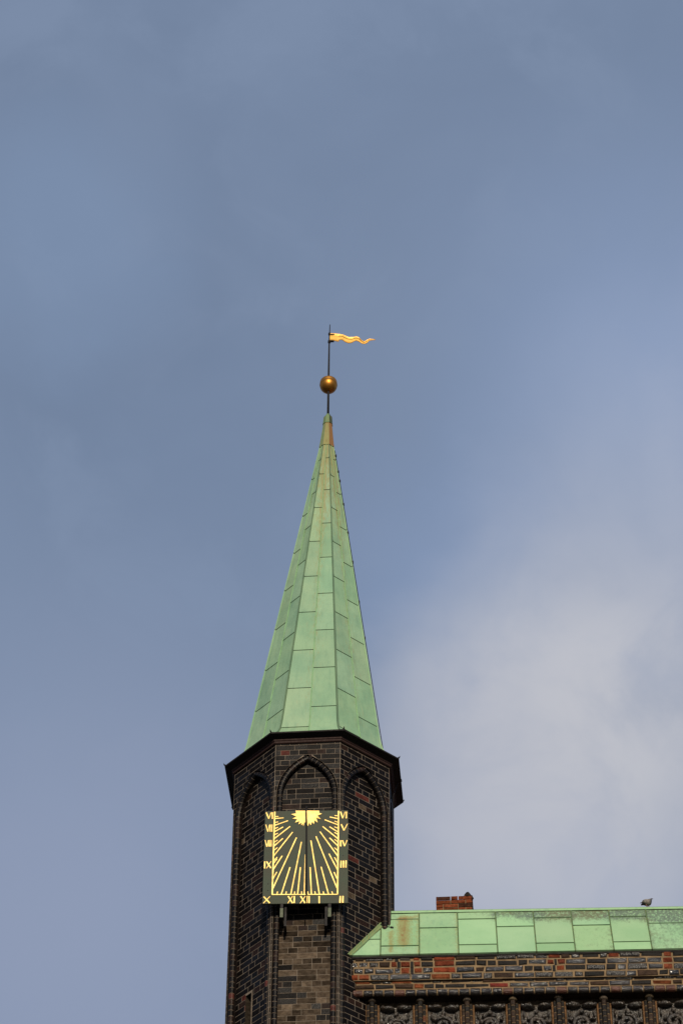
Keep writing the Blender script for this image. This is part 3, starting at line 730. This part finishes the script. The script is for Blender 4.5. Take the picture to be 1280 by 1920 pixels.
# frieze backing and the wall below it
ZF = 18.95
wl_.poly([(-0.3, 0.205, ZF), (S_END, 0.205, ZF), (S_END, 0.205, 19.70), (-0.3, 0.205, 19.70)], (0.05, 0.04, 0.03, 0.2), 0)
for zt in (18.95, 18.868, 18.786): fill_row(wl_, 9, 0.1, S_END, zt, zt - 0.082, 0.10)
wl_.poly([(-0.2, 0.11, 18.70), (S_END, 0.11, 18.70), (S_END, 0.11, 18.95), (-0.2, 0.11, 18.95)], mi=1)
wl_.poly([(-0.2, 0.11, 18.95), (S_END, 0.11, 18.95), (S_END, 0.21, 18.95), (-0.2, 0.21, 18.95)], mi=1)
wl_.poly([(-0.2, 0.12, 0), (S_END, 0.12, 0), (S_END, 0.12, 18.71), (-0.2, 0.12, 18.71)], mi=3)
wl_.poly([(S_END, 0.0, 0), (S_END, 0.8, 0), (S_END, 0.8, 20.3), (S_END, 0.0, 20.3)], mi=3)
wl_.poly([(-0.2, 0.85, 0), (S_END, 0.85, 0), (S_END, 0.85, 20.3), (-0.2, 0.85, 20.3)], mi=3)
wl_.build('wall', [M_WBRICK, M_WMORTAR, M_VOID, M_FAR], hall)

# colonnettes and relief panels of the frieze
CS = [0.26, 0.854, 1.431, 1.993, 2.555, 3.109, 3.669, 4.235, 4.80]
def shaft_bricks(mb, x, d, r, ztop):
    z = ztop; mb.tube([(x, d, 18.95), (x, d, ztop)], r * 0.84, 8, mi=1)
    while z > 18.98:
        z2 = max(18.96, z - 0.0817); c = wall_tint(); c = (c[0] * 0.8, c[1] * 0.75, c[2] * 0.7, 0.5)
        mb.tube([(x, d, z - 0.003), (x, d, z - 0.016), (x, d, z2 + 0.016), (x, d, z2 + 0.006)], [r * 0.9, r, r, r * 0.9], 10, c); z = z2
for i, s in enumerate(CS):
    cb = MB(); jz = rnd.uniform(-0.02, 0.015)
    zt = 19.655 + jz
    shaft_bricks(cb, s, 0.125, 0.034, zt); shaft_bricks(cb, s - 0.046, 0.155, 0.024, zt - 0.03); shaft_bricks(cb, s + 0.046, 0.155, 0.024, zt - 0.03)
    c = (0.09, 0.07, 0.045, 0.3) if i in (3, 6) else (0.055, 0.042, 0.03, 0.6)
    cb.lathe([(0.045, zt - 0.005), (0.056, zt + 0.005), (0.054, zt + 0.025), (0.042, zt + 0.055), (0.022, zt + 0.075), (0.004, zt + 0.082)], s, 0.135, 14, c)
    for sg in (-1, 1):
        cb.box((s + sg * 0.078 - 0.011, 0.150, 18.95), (s + sg * 0.078 + 0.011, 0.206, 19.62 + jz), (0.13, 0.075, 0.04, 0.1), 0)
    co_ = cb.build('colonnette', [M_WBRICK, M_WMORTAR], hall)
def blob(mb, c, r, n=10, mm=7, col=(1, 1, 1, 1), noise_amp=0.0, seed=0):
    rows = []
    for i in range(mm + 1):
        t = math.pi * i / mm; row = []
        for k in range(n):
            p = 2 * math.pi * k / n; v = Vector((math.sin(t) * math.cos(p), math.sin(t) * math.sin(p), math.cos(t)))
            f = 1 + noise_amp * mnoise.noise(v * 2.3 + Vector((seed, seed * 0.7, 0)))
            row.append(mb.vert((c[0] + v.x * r[0] * f, c[1] + v.y * r[1] * f, c[2] + v.z * r[2] * f)))
        rows.append(row)
    for i in range(mm):
        for k in range(n): mb.face((rows[i][k], rows[i][(k + 1) % n], rows[i + 1][(k + 1) % n], rows[i + 1][k]), col)
for i in range(len(CS) - 1):
    c = (CS[i] + CS[i + 1]) / 2; hw = (CS[i + 1] - CS[i]) / 2 - 0.10
    rp = MB(); rp.box((c - hw, 0.185, 18.96), (c + hw, 0.206, 19.61))
    rp_o = rp.build('relief_panel', M_RELIEF, hall)
    cp = MB()                                                    # two-lobed cusped canopy
    for sg in (-1, 1):
        blob(cp, (c + sg * 0.098, 0.165, 19.572 + rnd.uniform(-.010, .010)), (0.090, 0.085, 0.036), noise_amp=0.35, seed=i * 3 + sg)
        blob(cp, (c + sg * 0.165, 0.172, 19.590), (0.035, 0.06, 0.030), noise_amp=0.3, seed=i * 3 + sg + 9)
        blob(cp, (c + sg * 0.150, 0.160, 19.47), (0.016, 0.03, 0.05), noise_amp=0.3, seed=i + sg + 2)
    blob(cp, (c, 0.15, 19.49), (0.03, 0.035, 0.03), noise_amp=0.3, seed=i + 20)
    cp.build('canopy', M_RELIEF, rp_o, True)
    ls = MB(); pts = []; rads = []
    hand = rnd.choice((-1, 1)); rs_ = rnd.uniform(0.085, 0.115); ph = rnd.uniform(0, 6)
    for q in range(40):
        t = q / 39; a = hand * (t * 2 * math.pi * 1.6 + 0.6) + ph; rr_ = 0.018 + rs_ * t
        pts.append((c + rr_ * math.cos(a), 0.150 - 0.03 * (1 - t), 19.32 + rr_ * math.sin(a))); rads.append(0.018 + 0.010 * math.sin(t * 3.0))
    ls.tube(pts, rads, 8)
    for q in range(9):
        a = q * 2 * math.pi / 9 + i; rr_ = rnd.uniform(0.125, 0.165)
        blob(ls, (c + rr_ * math.cos(a), 0.160, 19.32 + rr_ * 0.9 * math.sin(a)), (rnd.uniform(.022, .045), 0.045, rnd.uniform(.02, .04)), 8, 6, noise_amp=0.6, seed=i * 11 + q)
    for q in range(5):
        a = q * 2 * math.pi / 5 + i * 2; blob(ls, (c + 0.05 * math.cos(a), 0.125, 19.32 + 0.05 * math.sin(a)), (0.02, 0.03, 0.014), 8, 6, noise_amp=0.5, seed=i + q)
    ls.build('leaf_scroll', M_RELIEF, rp_o, True)

# copper roof
SL = R(62.113); cS, sS = math.cos(SL), math.sin(SL); E_D, E_Z = -0.0355, 20.238
def rf(s, v, h): return Vector((s, E_D + cS * v - sS * h, E_Z + sS * v + cS * h))
v_lo = lambda s: 0.0065 * s
v_hi = lambda s: 1.122 - 0.0065 * max(0.0, s - 0.8)
SEAMS = [-0.30, 0.373, 0.857, 1.346, 1.831, 2.312, 2.793, 3.272, 3.743, 4.222, 4.70, 5.18, 5.66, 6.14, 6.62, 7.25]
CROSS = [(0.403, 0.666), (0.221, 0.918), (0.673,), (0.220, 0.888), (0.672,), (0.224, 0.886), (0.670,), (0.223, 0.878), (0.690,), (0.22, 0.88), (0.67,), (0.22, 0.88), (0.67,), (0.22, 0.88), (0.67,)]
ro = MB()
A_, B_ = SEAMS[0], SEAMS[-1]
def body(h, mi):
    P = [[rf(s, v_lo(s), h), rf(s, v_hi(s), h)] for s in (A_, B_)]
    ro.poly([P[0][0], P[1][0], P[1][1], P[0][1]], mi=mi); return P
P = body(-0.014, 1)
ap0, ap1 = P[0][1], P[1][1]
bk0 = Vector((A_, 2 * ap0.y + 0.03, E_Z)); bk1 = Vector((B_, 2 * ap1.y + 0.03, E_Z))
ro.poly([ap0, ap1, bk1, bk0], (1, 1, 1, 0), 0)
ro.poly([P[1][0], P[1][1], bk1], (1, 1, 1, 0), 0)
f0, f1 = rf(A_, v_lo(A_) + 0.002, -0.014), rf(B_, v_lo(B_) + 0.002, -0.014)
for (a, b, c, d) in ((f0, f1, Vector((B_, f1.y + 0.006, f1.z - 0.022)), Vector((A_, f0.y + 0.006, f0.z - 0.022))),
                     (Vector((A_, f0.y + 0.006, f0.z - 0.022)), Vector((B_, f1.y + 0.006, f1.z - 0.022)), Vector((B_, 0.10, f1.z - 0.02)), Vector((A_, 0.10, f0.z - 0.02)))):
    ro.poly([a, b, c, d], mi=3)
def stain(s, v):
    a = 0.68 * math.exp(-((s - 0.66) / 0.085) ** 2) * (1 if 0.2 < v < 0.95 else 0.2) + 0.10
    a += 0.5 * math.exp(-((s - 0.50) / 0.014) ** 2) * (1 if 0.05 < v < 0.62 else 0)
    a += 0.45 * max(0, 1 - abs(v - 0.97) / 0.08) * (1 if 0.6 < s < 0.85 else 0.0)
    for q in (0.857, 1.346): a += 0.38 * math.exp(-((s - q + 0.02) / 0.03) ** 2)
    return min(a, 0.9)
def algae(s, v):
    f = max(0.0, min(1.0, (s - 1.2) / 1.3))
    a = f * max(0.0, min(1.0, (v - 0.66) / 0.34)) * 0.95
    if 3.743 < s < 4.23: a += 0.30
    if 2.793 < s < 3.27 and v < 0.6: a += 0.24
    a += 0.08 + (0.08 if s > 3.3 else 0)
    for q in SEAMS[3:]: a += 0.26 * math.exp(-((s - q + 0.025) / 0.03) ** 2)
    return a
for ci in range(len(SEAMS) - 1):
    s0, s1 = SEAMS[ci] + 0.007, SEAMS[ci + 1] - 0.007
    cuts = [-0.01] + list(CROSS[ci]) + [9]
    for pi in range(len(cuts) - 1):
        b = rnd.uniform(0.90, 1.07); tint = (b * rnd.uniform(0.96, 1.04), b, b * rnd.uniform(0.95, 1.06))
        ns, nv = 8, 8; wob = rnd.uniform(-0.006, 0.006); tl = rnd.uniform(0.007, 0.013)
        rows = []
        for j in range(nv + 1):
            row = []
            for i in range(ns + 1):
                s = s0 + (s1 - s0) * i / ns; lo, hi = max(v_lo(s), cuts[pi] + 0.005), min(v_hi(s), cuts[pi + 1] - 0.004)
                v = lo + (hi - lo) * j / nv; f = j / nv
                h = tl * (1 - f) + 0.001 + wob * math.sin(math.pi * f) * math.sin(math.pi * i / ns)
                st = algae(s, v) if ci >= 3 else stain(s, v)
                row.append((ro.vert(rf(s, v, h)), (*tint, st)))
            rows.append(row)
        mi = 2 if ci >= 3 else 0
        for j in range(nv):
            for i in range(ns):
                q = (rows[j][i], rows[j][i + 1], rows[j + 1][i + 1], rows[j + 1][i])
                ro.face([x[0] for x in q], [x[1] for x in q], mi)
        lo = [rf(s, max(v_lo(s), cuts[pi] + 0.005), -0.013) for s in (s0, s1)]
        ro.face((ro.vert(lo[0]), ro.vert(lo[1]), rows[0][-1][0], rows[0][0][0]), (*tint, 0.0), 0)
    if ci > 0:                                                   # standing seam folded over to one side
        s = SEAMS[ci]
        ro.box((s - 0.009, v_lo(s) - 0.002, -0.012), (s + 0.004, v_hi(s) - 0.02, 0.013), (0.30, 0.32, 0.24, 0.25), 0, fn=lambda x, y, z: rf(x, y, z))
roof = ro.build('roof', [M_RCOPPER, M_SEAM, M_ALGAE, M_DARKTIMBER], hall)
rc_ = MB()
n = 40
for i in range(n):
    sa, sb = A_ + (B_ - A_) * i / n, A_ + (B_ - A_) * (i + 1) / n
    for (va, ha), (vb, hb) in (((-0.055, 0.016), (0.0, 0.017)), ((0.0, 0.017), (0.012, 0.004))):
        rc_.poly([rf(sa, v_hi(sa) + va, ha), rf(sb, v_hi(sb) + va, ha), rf(sb, v_hi(sb) + vb, hb), rf(sa, v_hi(sa) + vb, hb)], (1.0, 1.0, 0.97, 0.02 + 0.1 * (sa > 2)))
rc_.tube([rf(A_ + (B_ - A_) * i / 12, v_hi(A_ + (B_ - A_) * i / 12) + 0.004, 0.002) for i in range(13)], 0.014, 8, mi=1)
rc_.build('ridge_cap', [M_RCOPPER, M_SEAM], roof)
# upstand where the roof runs into the turret, and the wire clamped there
tf = face_fn(1)
def tw(u, z, d): return IN @ (Matrix.Rotation(-TH, 4, 'Z') @ tf(u, z, d) + Vector((CX, CY, 0)))
fs = MB()
def meet(v, d):
    best = None
    for q in range(-60, 61):                                     # point of the turret face on the roof plane at slope distance v
        u = q * 0.0075; p = tw(u, E_Z + sS * v, d); e = abs(p.y - (E_D + cS * v))
        if best is None or e < best[0]: best = (e, p)
    return best[1]
row = []
for i in range(13):
    v = -0.01 + 0.84 * i / 12; p = meet(v, 0.084); s = p.x
    row.append([rf(s + 0.045, v, 0.016), rf(s + 0.008, v, 0.018), rf(s - 0.004, v, 0.030), rf(s - 0.02, v, 0.030)])
for a, b in zip(row[:-1], row[1:]):
    for q in range(3): fs.poly([a[q], a[q + 1], b[q + 1], b[q]], (0.50, 0.52, 0.45, 0.35))
fs.build('flashing', [M_RCOPPER], roof)
wr = MB(); wr.tube([rf(0.33, 0.80, 0.02), rf(0.40, 0.72, 0.03), rf(0.49, 0.688, 0.02), rf(0.50, 0.685, 0.02), rf(0.53, 0.68, 0.012)], [0.005, 0.005, 0.005, 0.013, 0.013], 8)
wr.build('wire_clamp', M_IRON, roof)

# main roof behind the parapet, with the brick chimney that shows over the ridge
mr = MB()
mr.poly([(1.3, 0.9, 20.15), (9, 0.9, 20.15), (9, 12.5, 27.4), (1.3, 12.5, 27.4)]); mr.poly([(1.3, 12.5, 27.4), (9, 12.5, 27.4), (9, 24, 20.15), (1.3, 24, 20.15)])
for x in (1.3, 9): mr.poly([(x, 0.9, 0), (x, 24, 0), (x, 24, 20.15), (x, 12.5, 27.4), (x, 0.9, 20.15)])
mr.poly([(1.3, 24, 0), (9, 24, 0), (9, 24, 20.15), (1.3, 24, 20.15)]); mr.poly([(1.3, 0.9, 0), (9, 0.9, 0), (9, 0.9, 20.15), (1.3, 0.9, 20.15)])
t = NT('clay_roof_tiles'); main_roof = mr.build('main_roof', t.done(t.mix(t.noise(6, 4), (0.16, 0.06, 0.035), (0.09, 0.04, 0.028)), 0.8), hall)
ch = MB(); CW, CZ = 0.614, 27.640
ca = R(-5.0)
M_CH = IN @ (Matrix.Translation((1.975, 38.31, 0)) @ Matrix.Rotation(ca, 4, 'Z'))
def chf(kk):
    a = kk * R(90); n_ = Vector((math.sin(a), -math.cos(a), 0)); u_ = Vector((math.cos(a), math.sin(a), 0))
    return lambda U, z, d: M_CH @ (n_ * (CW / 2 - d) + u_ * U + Vector((0, 0, z)))
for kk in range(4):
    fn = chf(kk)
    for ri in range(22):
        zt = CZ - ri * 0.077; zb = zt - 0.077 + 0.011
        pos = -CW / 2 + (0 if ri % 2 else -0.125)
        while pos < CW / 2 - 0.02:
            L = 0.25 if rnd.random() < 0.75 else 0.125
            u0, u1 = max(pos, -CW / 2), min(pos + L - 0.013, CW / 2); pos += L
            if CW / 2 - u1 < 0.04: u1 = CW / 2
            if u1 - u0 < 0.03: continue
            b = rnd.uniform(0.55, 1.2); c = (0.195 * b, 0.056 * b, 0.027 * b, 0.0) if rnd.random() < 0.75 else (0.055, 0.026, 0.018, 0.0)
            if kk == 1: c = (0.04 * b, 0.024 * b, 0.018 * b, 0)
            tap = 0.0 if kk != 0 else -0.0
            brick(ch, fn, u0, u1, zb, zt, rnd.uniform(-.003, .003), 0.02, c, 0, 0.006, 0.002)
ch.box((-CW / 2 + 0.014, -CW / 2 + 0.014, CZ - 1.7), (CW / 2 - 0.014, CW / 2 - 0.014, CZ - 0.072), mi=1, fn=lambda x, y, z: M_CH @ Vector((x, y, z)))
for (x, y, r_, h_) in ((0.225, -0.25, 0.075, 0.115), (0.265, -0.22, 0.06, 0.06), (0.19, -0.23, 0.05, 0.04)):   # broken lump of mortar on the corner
    ch.lathe([(r_, CZ - 0.01), (r_ * 0.85, CZ + h_ * 0.35), (r_ * 0.4, CZ + h_ * 0.8), (0.003, CZ + h_)], 0, 0, 7, (0.03, 0.026, 0.024, 0))
    for q in range(-28, 0): ch.v[q] = tuple(M_CH @ (Vector(ch.v[q]) + Vector((x, y, 0))))
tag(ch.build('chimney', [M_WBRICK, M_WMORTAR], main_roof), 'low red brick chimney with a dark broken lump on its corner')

# ------------------------------------------------------------------ pigeon on the ridge
pg = MB()
SP = [  # along the body: x, y, z, half width, half height, tint
    (-0.082, 0.010, 0.052, 0.010, 0.004, (0.03, 0.03, 0.04)), (-0.062, 0.008, 0.055, 0.020, 0.007, (0.05, 0.05, 0.06)),
    (-0.040, 0.004, 0.062, 0.030, 0.018, (0.12, 0.10, 0.09)), (-0.015, 0.0, 0.064, 0.042, 0.034, (0.17, 0.15, 0.13)),
    (0.012, 0.0, 0.064, 0.047, 0.042, (0.20, 0.175, 0.15)), (0.036, 0.0, 0.066, 0.043, 0.043, (0.14, 0.125, 0.12)),
    (0.052, 0.0, 0.076, 0.034, 0.034, (0.06, 0.065, 0.075)), (0.061, -0.003, 0.088, 0.024, 0.024, (0.05, 0.06, 0.065)),
    (0.064, -0.006, 0.099, 0.018, 0.016, (0.05, 0.055, 0.065)), (0.066, -0.009, 0.108, 0.006, 0.005, (0.05, 0.055, 0.065))]
rings = []
for (x, y, z, a, b, c) in SP:
    rings.append([pg.vert((x, y + a * math.cos(2 * math.pi * k / 14), z + b * math.sin(2 * math.pi * k / 14))) for k in range(14)])
for i in range(len(rings) - 1):
    for k in range(14):
        pg.face((rings[i][k], rings[i][(k + 1) % 14], rings[i + 1][(k + 1) % 14], rings[i + 1][k]), (*SP[i][5], 1))
pg.face(rings[0][::-1], (*SP[0][5], 1)); pg.face(rings[-1], (*SP[-1][5], 1))
for sg in (-1, 1):                                               # folded wings with dark bars, lying on the flanks
    blob(pg, (-0.008, sg * 0.034, 0.070), (0.050, 0.013, 0.027), 10, 7, (0.21, 0.19, 0.165, 1))
    blob(pg, (-0.030, sg * 0.036, 0.068), (0.010, 0.013, 0.022), 8, 6, (0.03, 0.03, 0.035, 1))
    blob(pg, (-0.056, sg * 0.022, 0.062), (0.030, 0.008, 0.009), 8, 6, (0.06, 0.045, 0.05, 1))
    pg.tube([(0.004 + 0.012 * sg, sg * 0.014, 0.034), (0.004 + 0.012 * sg, sg * 0.014, 0.004)], [0.006, 0.004], 6, (0.20, 0.07, 0.06, 1))
    for q in (-0.5, 0.0, 0.5): pg.tube([(0.004 + 0.012 * sg, sg * 0.014, 0.004), (0.022 + 0.012 * sg, sg * 0.014 + q * 0.02, 0.001)], [0.004, 0.002], 5, (0.20, 0.07, 0.06, 1))
    pg.tube([(0.070, -0.006 + sg * 0.014, 0.099), (0.070, -0.006 + sg * 0.018, 0.099)], 0.003, 6, (0.3, 0.08, 0.02, 1))
pg.tube([(0.072, -0.014, 0.100), (0.088, -0.020, 0.094)], [0.006, 0.002], 6, (0.05, 0.045, 0.045, 1))
pgo = pg.build('pigeon', M_PIGEON, None, True)
HM = Matrix.Translation((0.153, 28.555, 0)) @ Matrix.Rotation(R(-2.6), 4, 'Z')
pl = HM @ rf(3.77, v_hi(3.77) + 0.004, 0.016)
pgo.location = pl; pgo.rotation_euler = (0, 0, R(-18))
tag(pgo, 'grey pigeon standing hunched on the green copper roof ridge', 'pigeon')
